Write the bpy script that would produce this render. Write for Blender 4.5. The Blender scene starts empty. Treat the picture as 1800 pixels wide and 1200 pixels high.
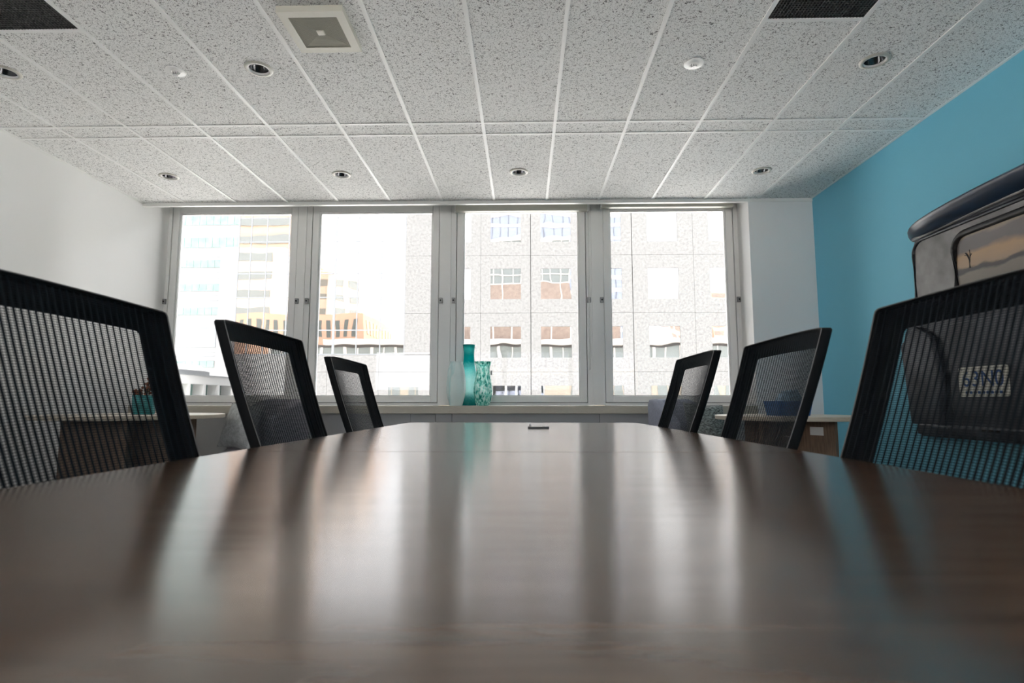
import bpy, bmesh, math, random
from mathutils import Vector, Matrix
random.seed(7)
S = bpy.context.scene
COL = S.collection
PI = math.pi

# ------------------------------------------------------------------ camera
CAM_Z = 0.84
cam_d = bpy.data.cameras.new('camera')
cam_d.sensor_width = 36.0
cam_d.lens = 20.0
cam_d.clip_start = 0.01
cam_d.clip_end = 500
cam = bpy.data.objects.new('camera', cam_d)
COL.objects.link(cam)
cam.location = (0, 0, CAM_Z)
cam.rotation_euler = (PI / 2 + math.atan(0.105), 0, math.atan(0.022))
cam_d.dof.use_dof = True
cam_d.dof.focus_distance = 3.6
cam_d.dof.aperture_fstop = 5.6
S.camera = cam

# ------------------------------------------------------------------ world: bright overcast sky with thin cloud
SKY = 6.6
w = bpy.data.worlds.new('overcast_sky')
S.world = w
w.use_nodes = True
nt = w.node_tree
nt.nodes.clear()
out = nt.nodes.new('ShaderNodeOutputWorld')
bg = nt.nodes.new('ShaderNodeBackground')
tc = nt.nodes.new('ShaderNodeTexCoord')
nz = nt.nodes.new('ShaderNodeTexNoise')
nz.inputs['Scale'].default_value = 3.0
nz.inputs['Detail'].default_value = 5
rp = nt.nodes.new('ShaderNodeValToRGB')
rp.color_ramp.elements[0].position = 0.36
rp.color_ramp.elements[0].color = (0.86, 0.90, 0.97, 1)
rp.color_ramp.elements[1].position = 0.56
rp.color_ramp.elements[1].color = (1, 1, 1, 1)
nt.links.new(tc.outputs['Generated'], nz.inputs['Vector'])
nt.links.new(nz.outputs['Fac'], rp.inputs['Fac'])
nt.links.new(rp.outputs['Color'], bg.inputs['Color'])
bg.inputs['Strength'].default_value = SKY
nt.links.new(bg.outputs[0], out.inputs['Surface'])

S.view_settings.view_transform = 'Standard'
S.view_settings.look = 'None'
S.view_settings.gamma = 1
S.view_settings.use_curve_mapping = False
S.view_settings.exposure = 0.36
# sun, high on the street side of the room's right: it never enters the windows
sun_d = bpy.data.lights.new('sun', 'SUN'); sun_d.energy = 11.5; sun_d.angle = math.radians(1.0); sun_d.color = (1.0, 0.96, 0.90)
sun = bpy.data.objects.new('sun', sun_d); COL.objects.link(sun); sun.location = (40, -6, 40)
sun.rotation_euler = Vector((-.62, .12, -.78)).to_track_quat('-Z', 'Y').to_euler()
cy = S.cycles
cy.use_denoising = True
cy.max_bounces = 14
cy.diffuse_bounces = 8
cy.glossy_bounces = 5
cy.transparent_max_bounces = 16
cy.caustics_reflective = False
cy.caustics_refractive = False
cy.sample_clamp_indirect = 6.0

# ------------------------------------------------------------------ materials
def new_mat(name):
    m = bpy.data.materials.new(name)
    m.use_nodes = True
    return m, m.node_tree, m.node_tree.nodes['Principled BSDF']

def pm(name, col, rough=0.5, metal=0.0, spec=0.5, noise=None, bump=None, coat=0.0, coords='P'):
    """principled material; noise=(scale, amount, stretch) mottles the colour, bump=(scale, distance)"""
    m, t, b = new_mat(name)
    c = (col[0], col[1], col[2], 1)
    b.inputs['Base Color'].default_value = c
    b.inputs['Roughness'].default_value = rough
    b.inputs['Metallic'].default_value = metal
    b.inputs['Specular IOR Level'].default_value = spec
    b.inputs['Coat Weight'].default_value = coat
    if noise or bump:
        g = t.nodes.new('ShaderNodeNewGeometry')
    if noise:
        mp = t.nodes.new('ShaderNodeMapping')
        st = noise[2] if len(noise) > 2 else (1, 1, 1)
        mp.inputs['Scale'].default_value = st
        n = t.nodes.new('ShaderNodeTexNoise')
        n.inputs['Scale'].default_value = noise[0]
        n.inputs['Detail'].default_value = 4
        r = t.nodes.new('ShaderNodeValToRGB')
        a = noise[1]
        r.color_ramp.elements[0].position = 0.3
        r.color_ramp.elements[1].position = 0.7
        r.color_ramp.elements[0].color = tuple(max(0, x * (1 - a)) for x in col) + (1,)
        r.color_ramp.elements[1].color = tuple(min(1, x * (1 + a)) for x in col) + (1,)
        t.links.new(g.outputs['Position'], mp.inputs['Vector'])
        t.links.new(mp.outputs['Vector'], n.inputs['Vector'])
        t.links.new(n.outputs['Fac'], r.inputs['Fac'])
        t.links.new(r.outputs['Color'], b.inputs['Base Color'])
    if bump:
        n2 = t.nodes.new('ShaderNodeTexNoise')
        n2.inputs['Scale'].default_value = bump[0]
        n2.inputs['Detail'].default_value = 3
        bp = t.nodes.new('ShaderNodeBump')
        bp.inputs['Distance'].default_value = bump[1]
        bp.inputs['Strength'].default_value = 1.0
        t.links.new(g.outputs['Position'], n2.inputs['Vector'])
        t.links.new(n2.outputs['Fac'], bp.inputs['Height'])
        t.links.new(bp.outputs['Normal'], b.inputs['Normal'])
    return m

M = {}
M['wall_white'] = pm('wall_white', (0.87, 0.87, 0.855), 0.7, spec=0.3, bump=(220, 0.0004))
M['wall_grey'] = pm('wall_grey', (0.82, 0.82, 0.82), 0.7, spec=0.3, bump=(220, 0.0004))
M['wall_blue'] = pm('wall_blue', (0.19, 0.57, 0.75), 0.55, spec=0.4, bump=(160, 0.0005))
M['carpet'] = pm('carpet', (0.15, 0.15, 0.15), 0.95, noise=(90, 0.2))
M['alu'] = pm('window_aluminium', (0.80, 0.80, 0.79), 0.4)
M['alu_dark'] = pm('frame_gap', (0.05, 0.05, 0.05), 0.7)
M['plastic_white'] = pm('white_plastic', (0.80, 0.80, 0.78), 0.4)
M['cream_metal'] = pm('cream_blind_cassette', (0.66, 0.65, 0.58), 0.45)
M['sill'] = pm('sill_laminate', (0.50, 0.46, 0.38), 0.4, noise=(30, 0.05, (1, 8, 8)))
M['panel_grey'] = pm('grey_panel', (0.40, 0.40, 0.40), 0.6)
M['tee'] = pm('tee_bar', (0.88, 0.88, 0.87), 0.5)
M['black_metal'] = pm('black_metal', (0.012, 0.012, 0.013), 0.55)
M['black_plastic'] = pm('black_plastic', (0.004, 0.005, 0.006), 0.65, spec=0.14)
M['chrome'] = pm('chrome', (0.45, 0.45, 0.46), 0.08, metal=1.0)
M['steel'] = pm('brushed_steel', (0.30, 0.30, 0.30), 0.3, metal=1.0)
M['rim_highlight'] = pm('painted_rim_highlight', (0.16, 0.16, 0.16), 0.5)  # light grey stands in for the highlight along the chair rim
M['thread'] = pm('mesh_thread', (0.006, 0.011, 0.016), 0.75, spec=0.2)
M['seat_fabric'] = pm('seat_fabric', (0.012, 0.013, 0.015), 0.9, noise=(300, 0.4))
M['vent_white'] = pm('vent_enamel', (0.66, 0.64, 0.56), 0.45)
M['vent_rib'] = pm('vent_rib', (0.24, 0.23, 0.17), 0.5)
M['trim_cream'] = pm('downlight_trim', (0.62, 0.60, 0.54), 0.4)
M['birch'] = pm('pale_wood', (0.62, 0.54, 0.43), 0.35, noise=(12, 0.10, (1, 12, 12)))
M['oak_brown'] = pm('brown_wood', (0.20, 0.13, 0.085), 0.5, noise=(10, 0.25, (14, 14, 1)))
M['lilac'] = pm('lilac_fabric', (0.34, 0.36, 0.44), 0.85, noise=(60, 0.08), bump=(35, 0.004))
M['lilac_dark'] = pm('grey_lilac_fabric', (0.26, 0.25, 0.28), 0.9, noise=(60, 0.1))
M['leg_dark'] = pm('dark_leg', (0.03, 0.025, 0.02), 0.4)
M['cush_silver'] = pm('silver_cushion', (0.44, 0.46, 0.46), 0.6, noise=(30, 0.2), bump=(45, 0.008))
M['cush_plain'] = pm('plain_grey_cushion', (0.40, 0.41, 0.41), 0.7, bump=(14, 0.02))
M['cush_fur'] = pm('fur_cushion', (0.28, 0.31, 0.30), 0.7, noise=(45, 0.85, (1, 1, 3)), bump=(70, 0.02))
M['paper'] = pm('paper', (0.75, 0.75, 0.73), 0.8)
M['pot'] = pm('teal_pot', (0.05, 0.28, 0.30), 0.25, noise=(18, 0.4))
M['soil'] = pm('soil', (0.03, 0.02, 0.015), 0.95)
M['bloom'] = pm('rust_bloom', (0.22, 0.07, 0.03), 0.8, noise=(40, 0.6))
M['leaf_dark'] = pm('dark_leaf', (0.04, 0.05, 0.025), 0.7)
M['blue_bin'] = pm('blue_bin', (0.02, 0.10, 0.30), 0.6)
M['tissue'] = pm('pale_blue_cloth', (0.25, 0.38, 0.50), 0.8, noise=(30, 0.3))

# table laminate: walnut, grain across the table
m, t, b = new_mat('walnut_laminate')
g = t.nodes.new('ShaderNodeNewGeometry')
mp = t.nodes.new('ShaderNodeMapping'); mp.inputs['Scale'].default_value = (1.2, 16, 16)
n = t.nodes.new('ShaderNodeTexNoise'); n.inputs['Scale'].default_value = 4; n.inputs['Detail'].default_value = 8
n.inputs['Distortion'].default_value = 0.4
r = t.nodes.new('ShaderNodeValToRGB')
r.color_ramp.elements[0].position = 0.3; r.color_ramp.elements[0].color = (0.070, 0.038, 0.022, 1)
r.color_ramp.elements[1].position = 0.7; r.color_ramp.elements[1].color = (0.145, 0.086, 0.054, 1)
t.links.new(g.outputs['Position'], mp.inputs['Vector']); t.links.new(mp.outputs[0], n.inputs['Vector'])
t.links.new(n.outputs['Fac'], r.inputs['Fac']); t.links.new(r.outputs[0], b.inputs['Base Color'])
b.inputs['Roughness'].default_value = 0.175
b.inputs['Specular IOR Level'].default_value = 0.8
M['walnut'] = m

# ceiling tile: white mineral fibre with dark fissures
m, t, b = new_mat('fissured_tile')
g = t.nodes.new('ShaderNodeNewGeometry')
n = t.nodes.new('ShaderNodeTexNoise'); n.inputs['Scale'].default_value = 75; n.inputs['Detail'].default_value = 3
n.inputs['Roughness'].default_value = 0.65; n.inputs['Distortion'].default_value = 1.4
n2 = t.nodes.new('ShaderNodeTexNoise'); n2.inputs['Scale'].default_value = 210; n2.inputs['Detail'].default_value = 2
mn = t.nodes.new('ShaderNodeMath'); mn.operation = 'MINIMUM'
ad = t.nodes.new('ShaderNodeMath'); ad.operation = 'ADD'; ad.inputs[1].default_value = 0.045
t.links.new(n2.outputs['Fac'], ad.inputs[0])
r = t.nodes.new('ShaderNodeValToRGB')
r.color_ramp.elements[0].position = 0.385; r.color_ramp.elements[0].color = (0.13, 0.13, 0.13, 1)
r.color_ramp.elements[1].position = 0.430; r.color_ramp.elements[1].color = (0.88, 0.88, 0.87, 1)
for a in (n, n2):
    t.links.new(g.outputs['Position'], a.inputs['Vector'])
t.links.new(n.outputs['Fac'], mn.inputs[0]); t.links.new(ad.outputs[0], mn.inputs[1])
t.links.new(mn.outputs[0], r.inputs['Fac']); t.links.new(r.outputs[0], b.inputs['Base Color'])
b.inputs['Roughness'].default_value = 0.9
b.inputs['Specular IOR Level'].default_value = 0.2
M['tile'] = m

# clear architectural glass
m, t, b = new_mat('clear_glass')
t.nodes.remove(b)
o = t.nodes['Material Output']
tr = t.nodes.new('ShaderNodeBsdfTransparent'); tr.inputs[0].default_value = (0.975, 0.975, 0.975, 1)
gl = t.nodes.new('ShaderNodeBsdfGlossy'); gl.inputs['Roughness'].default_value = 0.0
fr = t.nodes.new('ShaderNodeFresnel'); fr.inputs['IOR'].default_value = 1.35
mx = t.nodes.new('ShaderNodeMixShader')
t.links.new(fr.outputs[0], mx.inputs[0]); t.links.new(tr.outputs[0], mx.inputs[1]); t.links.new(gl.outputs[0], mx.inputs[2])
t.links.new(mx.outputs[0], o.inputs['Surface'])
M['glass'] = m

def mirror_glass(name, col, scale, dist):
    m, t, b = new_mat(name)
    b.inputs['Base Color'].default_value = col + (1,)
    b.inputs['Metallic'].default_value = 1.0
    b.inputs['Roughness'].default_value = 0.015
    g = t.nodes.new('ShaderNodeNewGeometry')
    n = t.nodes.new('ShaderNodeTexNoise'); n.inputs['Scale'].default_value = scale; n.inputs['Detail'].default_value = 1
    bp = t.nodes.new('ShaderNodeBump'); bp.inputs['Distance'].default_value = dist
    t.links.new(g.outputs['Position'], n.inputs['Vector']); t.links.new(n.outputs['Fac'], bp.inputs['Height'])
    t.links.new(bp.outputs['Normal'], b.inputs['Normal'])
    return m
M['mirror_glass'] = mirror_glass('reflective_glazing', (0.36, 0.36, 0.36), 0.5, 0.009)
M['mirror_curtain'] = mirror_glass('reflective_curtain_wall', (0.36, 0.355, 0.35), 0.4, 0.008)

# granite facade
m, t, b = new_mat('pale_granite')
g = t.nodes.new('ShaderNodeNewGeometry')
n = t.nodes.new('ShaderNodeTexNoise'); n.inputs['Scale'].default_value = 7; n.inputs['Detail'].default_value = 6; n.inputs['Roughness'].default_value = 0.8
r = t.nodes.new('ShaderNodeValToRGB')
r.color_ramp.elements[0].position = 0.36; r.color_ramp.elements[0].color = (0.072, 0.0715, 0.070, 1)
r.color_ramp.elements[1].position = 0.55; r.color_ramp.elements[1].color = (0.128, 0.1275, 0.126, 1)
t.links.new(g.outputs['Position'], n.inputs['Vector']); t.links.new(n.outputs['Fac'], r.inputs['Fac'])
t.links.new(r.outputs[0], b.inputs['Base Color']); b.inputs['Roughness'].default_value = 0.7
M['granite'] = m
M['arcade_white'] = pm('arcade_render', (0.42, 0.42, 0.415), 0.7)
M['joint'] = pm('stone_joint', (0.063, 0.063, 0.061), 0.9)
M['mullion_ext'] = pm('curtain_mullion', (0.119, 0.127, 0.135), 0.5)
M['bwhite'] = pm('white_cladding', (0.178, 0.18, 0.178), 0.6)
M['bwhite2'] = pm('white_render', (0.165, 0.163, 0.161), 0.7)
M['teal_glass'] = pm('teal_glass', (0.108, 0.182, 0.162), 0.25, noise=(1.2, 0.25))
M['louvre'] = pm('grey_louvre', (0.143, 0.151, 0.159), 0.5)
M['street'] = pm('bounce_ground_concrete', (0.80, 0.79, 0.77), 0.9, noise=(0.4, 0.06))  # paled so the unseen ground throws more daylight onto the ceiling
M['beige'] = pm('beige_frame', (0.538, 0.462, 0.373), 0.6)
M['canopy'] = pm('white_canopy', (0.796, 0.745, 0.695), 0.6)
M['brick'] = pm('brown_brick', (0.40, 0.31, 0.26), 0.8, noise=(3, 0.15))
M['dark_glass'] = pm('dark_window', (0.179, 0.193, 0.179), 0.2)
M['grey_glass'] = pm('grey_green_window', (0.308, 0.333, 0.322), 0.2)
M['orange'] = pm('orange_terracotta', (0.74, 0.47, 0.33), 0.8)
M['tan'] = pm('tan_cladding', (0.706, 0.538, 0.409), 0.8)
M['tan_light'] = pm('cream_cladding', (0.745, 0.642, 0.538), 0.8)
M['blue_band'] = pm('blue_glass_band', (0.36, 0.40, 0.50), 0.3)
M['soffit'] = pm('dark_soffit', (0.10, 0.09, 0.085), 0.8)

# ------------------------------------------------------------------ mesh builder
class MB:
    def __init__(s):
        s.v = []; s.f = []
    def quad(s, a, b, c, d):
        i = len(s.v); s.v += [tuple(a), tuple(b), tuple(c), tuple(d)]; s.f.append((i, i + 1, i + 2, i + 3))
    def add(s, vs, fs, mat=None):
        i = len(s.v)
        if mat is not None:
            vs = [tuple(mat @ Vector(p)) for p in vs]
        s.v += [tuple(p) for p in vs]
        s.f += [tuple(k + i for k in f) for f in fs]
        return s
    def box(s, x0, x1, y0, y1, z0, z1, mat=None):
        vs = [(x0, y0, z0), (x1, y0, z0), (x1, y1, z0), (x0, y1, z0), (x0, y0, z1), (x1, y0, z1), (x1, y1, z1), (x0, y1, z1)]
        fs = [(3, 2, 1, 0), (4, 5, 6, 7), (0, 1, 5, 4), (1, 2, 6, 5), (2, 3, 7, 6), (3, 0, 4, 7)]
        return s.add(vs, fs, mat)
    def lathe(s, prof, n=32, mat=None, cap=False):
        vs = []; fs = []
        for (rr, z) in prof:
            for k in range(n):
                a = 2 * PI * k / n
                vs.append((rr * math.cos(a), rr * math.sin(a), z))
        for j in range(len(prof) - 1):
            for k in range(n):
                k2 = (k + 1) % n
                fs.append((j * n + k, j * n + k2, (j + 1) * n + k2, (j + 1) * n + k))
        if cap:
            fs.append(tuple(range(n - 1, -1, -1)))
            fs.append(tuple((len(prof) - 1) * n + k for k in range(n)))
        return s.add(vs, fs, mat)
    def tube(s, pts, rad, n=8, close=False, rz=None):
        pts = [Vector(p) for p in pts]
        N = len(pts); vs = []; fs = []
        up = Vector((0, 0, 1))
        for i, p in enumerate(pts):
            if close:
                d = pts[(i + 1) % N] - pts[i - 1]
            else:
                d = pts[min(i + 1, N - 1)] - pts[max(i - 1, 0)]
            d.normalize()
            a = d.cross(up)
            if a.length < 1e-3:
                a = d.cross(Vector((1, 0, 0)))
            a.normalize(); b2 = a.cross(d)
            rr = rad[i] if isinstance(rad, (list, tuple)) else rad
            for k in range(n):
                q = 2 * PI * k / n + PI / n
                vs.append(p + a * (rr * math.cos(q)) + b2 * (rr * math.sin(q)))
        for i in range(N if close else N - 1):
            j = (i + 1) % N
            for k in range(n):
                k2 = (k + 1) % n
                fs.append((i * n + k, i * n + k2, j * n + k2, j * n + k))
        if not close:
            fs.append(tuple(range(n - 1, -1, -1))); fs.append(tuple((N - 1) * n + k for k in range(n)))
        return s.add(vs, fs)
    def prism(s, poly, z0, z1, mat=None):
        n = len(poly)
        vs = [(p[0], p[1], z0) for p in poly] + [(p[0], p[1], z1) for p in poly]
        fs = [tuple(range(n - 1, -1, -1)), tuple(range(n, 2 * n))]
        for k in range(n):
            k2 = (k + 1) % n
            fs.append((k, k2, n + k2, n + k))
        return s.add(vs, fs, mat)
    def grid(s, fn, nu, nv, mat=None):
        vs = []; fs = []
        for j in range(nv + 1):
            for i in range(nu + 1):
                vs.append(fn(i / nu, j / nv))
        for j in range(nv):
            for i in range(nu):
                a = j * (nu + 1) + i
                fs.append((a, a + 1, a + nu + 2, a + nu + 1))
        return s.add(vs, fs, mat)
    def mesh(s, name, mat, smooth=False, off=(0, 0, 0)):
        me = bpy.data.meshes.new(name)
        me.from_pydata([(p[0] - off[0], p[1] - off[1], p[2] - off[2]) for p in s.v], [], s.f)
        me.materials.append(mat)
        if smooth:
            for p in me.polygons:
                p.use_smooth = True
        me.update()
        return me
    def build(s, name, mat, parent=None, smooth=False, world=True, bevel=0, recalc=True, sub=0):
        """world=True: the collected points are world points, made local to the (unrotated) parent chain"""
        off = Vector((0, 0, 0))
        if parent is not None and world:
            p = parent
            while p is not None:
                off += p.location; p = p.parent
        me = s.mesh(name, mat, smooth, off)
        if recalc or bevel:
            bm = bmesh.new(); bm.from_mesh(me)
            bmesh.ops.recalc_face_normals(bm, faces=bm.faces)
            bm.to_mesh(me); bm.free()
        ob = bpy.data.objects.new(name, me)
        COL.objects.link(ob)
        if parent is not None:
            ob.parent = parent
        if bevel:
            md = ob.modifiers.new('bevel', 'BEVEL'); md.width = bevel; md.segments = 2; md.limit_method = 'ANGLE'
        if sub:
            md = ob.modifiers.new('sub', 'SUBSURF'); md.levels = sub; md.render_levels = sub
        return ob

def tag(o, label, cat, group=None, kind=None):
    o['label'] = label; o['category'] = cat
    if group: o['group'] = group
    if kind: o['kind'] = kind
    return o
def thing(name, label, cat, loc=(0, 0, 0), rz=0, group=None, kind=None):
    o = bpy.data.objects.new(name, None)
    COL.objects.link(o); o.location = loc; o.rotation_euler = (0, 0, rz)
    o.empty_display_size = 0.1
    return tag(o, label, cat, group, kind)
def place(name, me, parent, loc=(0, 0, 0), rot=(0, 0, 0)):
    o = bpy.data.objects.new(name, me); COL.objects.link(o); o.parent = parent
    o.location = loc; o.rotation_euler = rot
    return o
def copy_tree(o, parent=None):
    c = o.copy(); COL.objects.link(c); c.parent = parent
    for ch in [x for x in bpy.data.objects if x.parent == o]:
        copy_tree(ch, c)
    return c

# ================================================================== THE ROOM
XL, XR = -3.84, 2.83          # left white wall, right blue wall
YW, YG = 5.48, 5.92           # ceiling edge / grey pier face, window plane
YB = -2.4                     # wall behind the camera
CE = 2.82                     # ceiling height
ST = 'structure'

f = MB().box(XL - .15, XR + .15, YB - .15, YG + .06, -0.12, 0).build('floor', M['carpet'])
tag(f, 'dark grey carpet floor under the conference table', 'floor', kind=ST)
o = MB().box(XL - .15, XL, YB - .15, YG + .10, 0, 3.02).build('wall_left', M['wall_white'])
tag(o, 'plain white painted wall on the left of the windows', 'wall', kind=ST)
o = MB().box(XR, XR + .15, YB - .15, YW + .02, 0, 3.02).build('wall_right', M['wall_blue'])
tag(o, 'bright blue painted wall carrying the truck wall art', 'wall', kind=ST)
wbk = MB().box(XL - .15, XR + .15, YB - .15, YB, 0, 1.12).build('wall_back', M['wall_white'])
tag(wbk, 'white wall with windows at the near end of the room', 'wall', kind=ST)
MB().box(XL - .15, XR + .15, YB - .15, YB, 2.08, 3.02).build('lintel', M['wall_white'], wbk)
for k in range(5):
    xa = XL + (XR - XL) * k / 4
    MB().box(xa - .06, xa + .06, YB - .15, YB, 1.12, 2.08).build('post', M['wall_white'], wbk)
for k in range(4):
    xa = XL + (XR - XL) * k / 4 + .06; xb = XL + (XR - XL) * (k + 1) / 4 - .06
    MB().box(xa, xb, YB - .08, YB - .074, 1.12, 2.08).build('pane', M['glass'], wbk)  # glazed openings added behind the camera to fill camera-facing surfaces
o = MB().prism([(2.205, YW), (XR, YW), (XR + .15, YW), (XR + .15, YG + .10), (2.255, YG + .10), (2.255, YG)], 0, 3.02).build('wall_far', M['wall_grey'])
tag(o, 'grey pier wall between the last window and the blue wall', 'wall', kind=ST)

# ---- ceiling: plenum cover > tiles, tee bars
ceil = MB().box(XL - .15, XR + .15, YB - .15, YG + .12, 3.02, 3.14).build('ceiling', M['plastic_white'])
tag(ceil, 'suspended ceiling of long white fissured tiles in a white grid', 'ceiling', kind=ST)
DX = 0.518
xs = [XL] + [round(-0.296 + DX * k, 4) for k in range(-6, 6)] + [XR]
ys = [YB, -0.78, 0.775, 2.33, 3.885, 4.06, YW]
TB = 0.0115                   # half width of a tee bar
DOWN = [(-3.14, 3.19), (-1.59, 3.19), (2.055, 3.19), (-3.15, 4.80), (-1.605, 4.79), (-0.045, 4.77), (2.055, 4.79)]
SPR = [(-2.105, 3.205), (1.004, 3.195)]
GRX = [(xs[2], xs[3]), (xs[10], xs[11])]      # columns with a return air grille
def gcol(x):
    for a, b in zip(xs[:-1], xs[1:]):
        if a < x < b: return a
def tile_mesh(x0, x1, y0, y1, holes):
    bm = bmesh.new()
    z = CE + 0.004
    loop = [bm.verts.new(p) for p in ((x0, y0, z), (x1, y0, z), (x1, y1, z), (x0, y1, z))]
    ed = [bm.edges.new((loop[i], loop[(i + 1) % 4])) for i in range(4)]
    for (hx, hy, hr) in holes:
        h = [bm.verts.new((hx + hr * math.cos(2 * PI * k / 24), hy + hr * math.sin(2 * PI * k / 24), z)) for k in range(24)]
        ed += [bm.edges.new((h[i], h[(i + 1) % 24])) for i in range(24)]
    if holes:
        bmesh.ops.triangle_fill(bm, edges=ed, use_beauty=True)
    else:
        bm.faces.new(loop)
    r_ = bmesh.ops.extrude_face_region(bm, geom=bm.faces[:])
    for e_ in r_['geom']:
        if isinstance(e_, bmesh.types.BMVert): e_.co.z += 0.016
    bmesh.ops.recalc_face_normals(bm, faces=bm.faces)
    me = bpy.data.meshes.new('ceiling_tile'); bm.to_mesh(me); bm.free()
    me.materials.append(M['tile'])
    return me
for i in range(len(xs) - 1):
    for j in range(len(ys) - 1):
        x0, x1, y0, y1 = xs[i] + .004, xs[i + 1] - .004, ys[j] + .004, ys[j + 1] - .004
        if j == 3 and (xs[i], xs[i + 1]) in GRX: y0 = 2.815
        hs = [(hx, hy, .062) for hx, hy in DOWN if x0 < hx < x1 and y0 < hy < y1]
        place('ceiling_tile', tile_mesh(x0, x1, y0, y1, hs), ceil)
for k, x in enumerate(xs[1:-1]):
    MB().box(x - TB, x + TB, YB, YW, CE - .002, CE + .006).build('main_tee', M['tee'], ceil)
for y in ys[1:-1]:
    for i in range(len(xs) - 1):
        MB().box(xs[i] + TB, xs[i + 1] - TB, y - TB * .8, y + TB * .8, CE - .0012, CE + .006).build('cross_tee', M['tee'], ceil)
for a, b in GRX:
    MB().box(a + TB, b - TB, 2.806, 2.826, CE - .0012, CE + .006).build('cross_tee', M['tee'], ceil)
for x0, x1 in ((XL, XL + .02), (XR - .02, XR)):
    MB().box(x0, x1, YB, YW, CE - .001, CE + .004).build('wall_angle', M['tee'], ceil)
o = MB().box(XL, XR, YW - .008, YW + .03, CE - .028, CE + .03).build('trim_1', M['plastic_white'])
tag(o, 'white ceiling edge trim running along the window recess', 'trim', kind=ST)
o = MB().box(XL, 2.25, YW + .03, YG + .10, 2.985, 3.02).build('trim_2', M['wall_white'])
tag(o, 'white head lining above the four windows', 'trim', kind=ST)

# ---- window wall: frame posts, head, sill rails, four sashes
fr_ = thing('trim_3', 'grey aluminium posts and rails framing the four windows', 'window frame', (0, YG, 0), kind=ST)
WC = [-3.118, -1.590, -0.035, 1.520]      # sash centres
HW = 0.682
posts = [(XL, WC[0] - HW - .006)] + [(WC[k] + HW + .006, WC[k + 1] - HW - .006) for k in range(3)] + [(WC[3] + HW + .006, 2.26)]
for a, b in posts:
    p_ = MB().box(a, b, YG - .02, YG + .09, .80, 2.985).build('post', M['alu'], fr_)
    if b - a > .12:
        MB().box(a + .055, b - .055, YG - .034, YG - .02, .80, 2.985).build('post_cover', M['alu'], p_)
for c in WC:
    MB().box(c - HW - .006, c + HW + .006, YG - .02, YG + .09, 2.946, 2.985).build('head_rail', M['alu'], fr_)
    MB().box(c - HW - .006, c + HW + .006, YG - .03, YG + .09, .797, .822).build('sill_rail', M['alu'], fr_)
WL = ['leftmost aluminium window, beside the white wall', 'second aluminium window from the left, facing the glass curtain wall',
      'third aluminium window from the left, behind the vases', 'rightmost aluminium window, beside the grey pier']
for k, c in enumerate(WC):
    wn = thing('window_%d' % (k + 1), WL[k], 'window', (c, YG, .82), kind=ST)
    z0, z1 = .828, 2.940
    gx, gz0, gz1 = .612, .893, 2.862
    y0, y1 = YG - .012, YG + .05
    MB().box(c - HW, c - gx, y0, y1, z0, z1).build('stile', M['alu'], wn, bevel=.004)
    MB().box(c + gx, c + HW, y0, y1, z0, z1).build('stile', M['alu'], wn, bevel=.004)
    MB().box(c - gx, c + gx, y0, y1, z0, gz0).build('bottom_rail', M['alu'], wn, bevel=.004)
    MB().box(c - gx, c + gx, y0, y1, gz1, z1).build('top_rail', M['alu'], wn, bevel=.004)
    g_ = MB()
    for a in (0,):
        g_.box(c - HW - .006, c - HW, YG + .03, YG + .07, z0 - .006, z1 + .006)
        g_.box(c + HW, c + HW + .006, YG + .03, YG + .07, z0 - .006, z1 + .006)
        g_.box(c - HW, c + HW, YG + .03, YG + .07, z1, z1 + .006)
        g_.box(c - HW, c + HW, YG + .03, YG + .07, z0 - .006, z0)
    g_.build('seal', M['alu_dark'], wn)
    b_ = MB()
    b_.box(c - gx, c - gx + .012, YG + .008, YG + .04, gz0, gz1).box(c + gx - .012, c + gx, YG + .008, YG + .04, gz0, gz1)
    b_.box(c - gx + .012, c + gx - .012, YG + .008, YG + .04, gz0, gz0 + .010).box(c - gx + .012, c + gx - .012, YG + .008, YG + .04, gz1 - .010, gz1)
    b_.build('glazing_bead', M['alu'], wn)
    MB().box(c - gx + .005, c + gx - .005, YG + .022, YG + .028, gz0 + .004, gz1 - .004).build('pane', M['glass'], wn)
    for sx in (-1, 1):
        xx = c + sx * (HW + .028)
        l_ = MB().box(xx - .018, xx + .018, YG - .046, YG - .02, 1.865, 1.921).build('latch', M['steel'], wn, bevel=.003)
        MB().lathe([(.008, 0), (.008, .006)], 12, Matrix.Translation((xx, YG - .046, 1.893)) @ Matrix.Rotation(PI / 2, 4, 'X'), cap=True).build('keyhole', M['black_plastic'], l_)

# roller blind cassettes on the two right windows, with their wands
for (x0, x1, zb, wx, lab) in ((-.735, .675, 2.834, .672, 'cream roller blind cassette above the window behind the vases'),
                              (.800, 2.190, 2.866, .83, 'cream roller blind cassette above the rightmost window')):
    bl = thing('roller_blind', lab, 'blind', ((x0 + x1) / 2, YG - .09, zb), group='roller blinds over the right windows')
    MB().box(x0, x1, YG - .11, YG - .048, zb, 2.985).build('cassette', M['cream_metal'], bl, bevel=.006)
    MB().box(x0, x0 + .012, YG - .113, YG - .045, zb - .004, 2.983).build('end_cap', M['plastic_white'], bl)
    MB().box(x1 - .012, x1, YG - .113, YG - .045, zb - .004, 2.983).build('end_cap', M['plastic_white'], bl)
    MB().tube([(wx, YG - .075, zb + .01), (wx, YG - .075, 1.16)], .0045, 6).build('wand', M['plastic_white'], bl, smooth=True)

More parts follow.
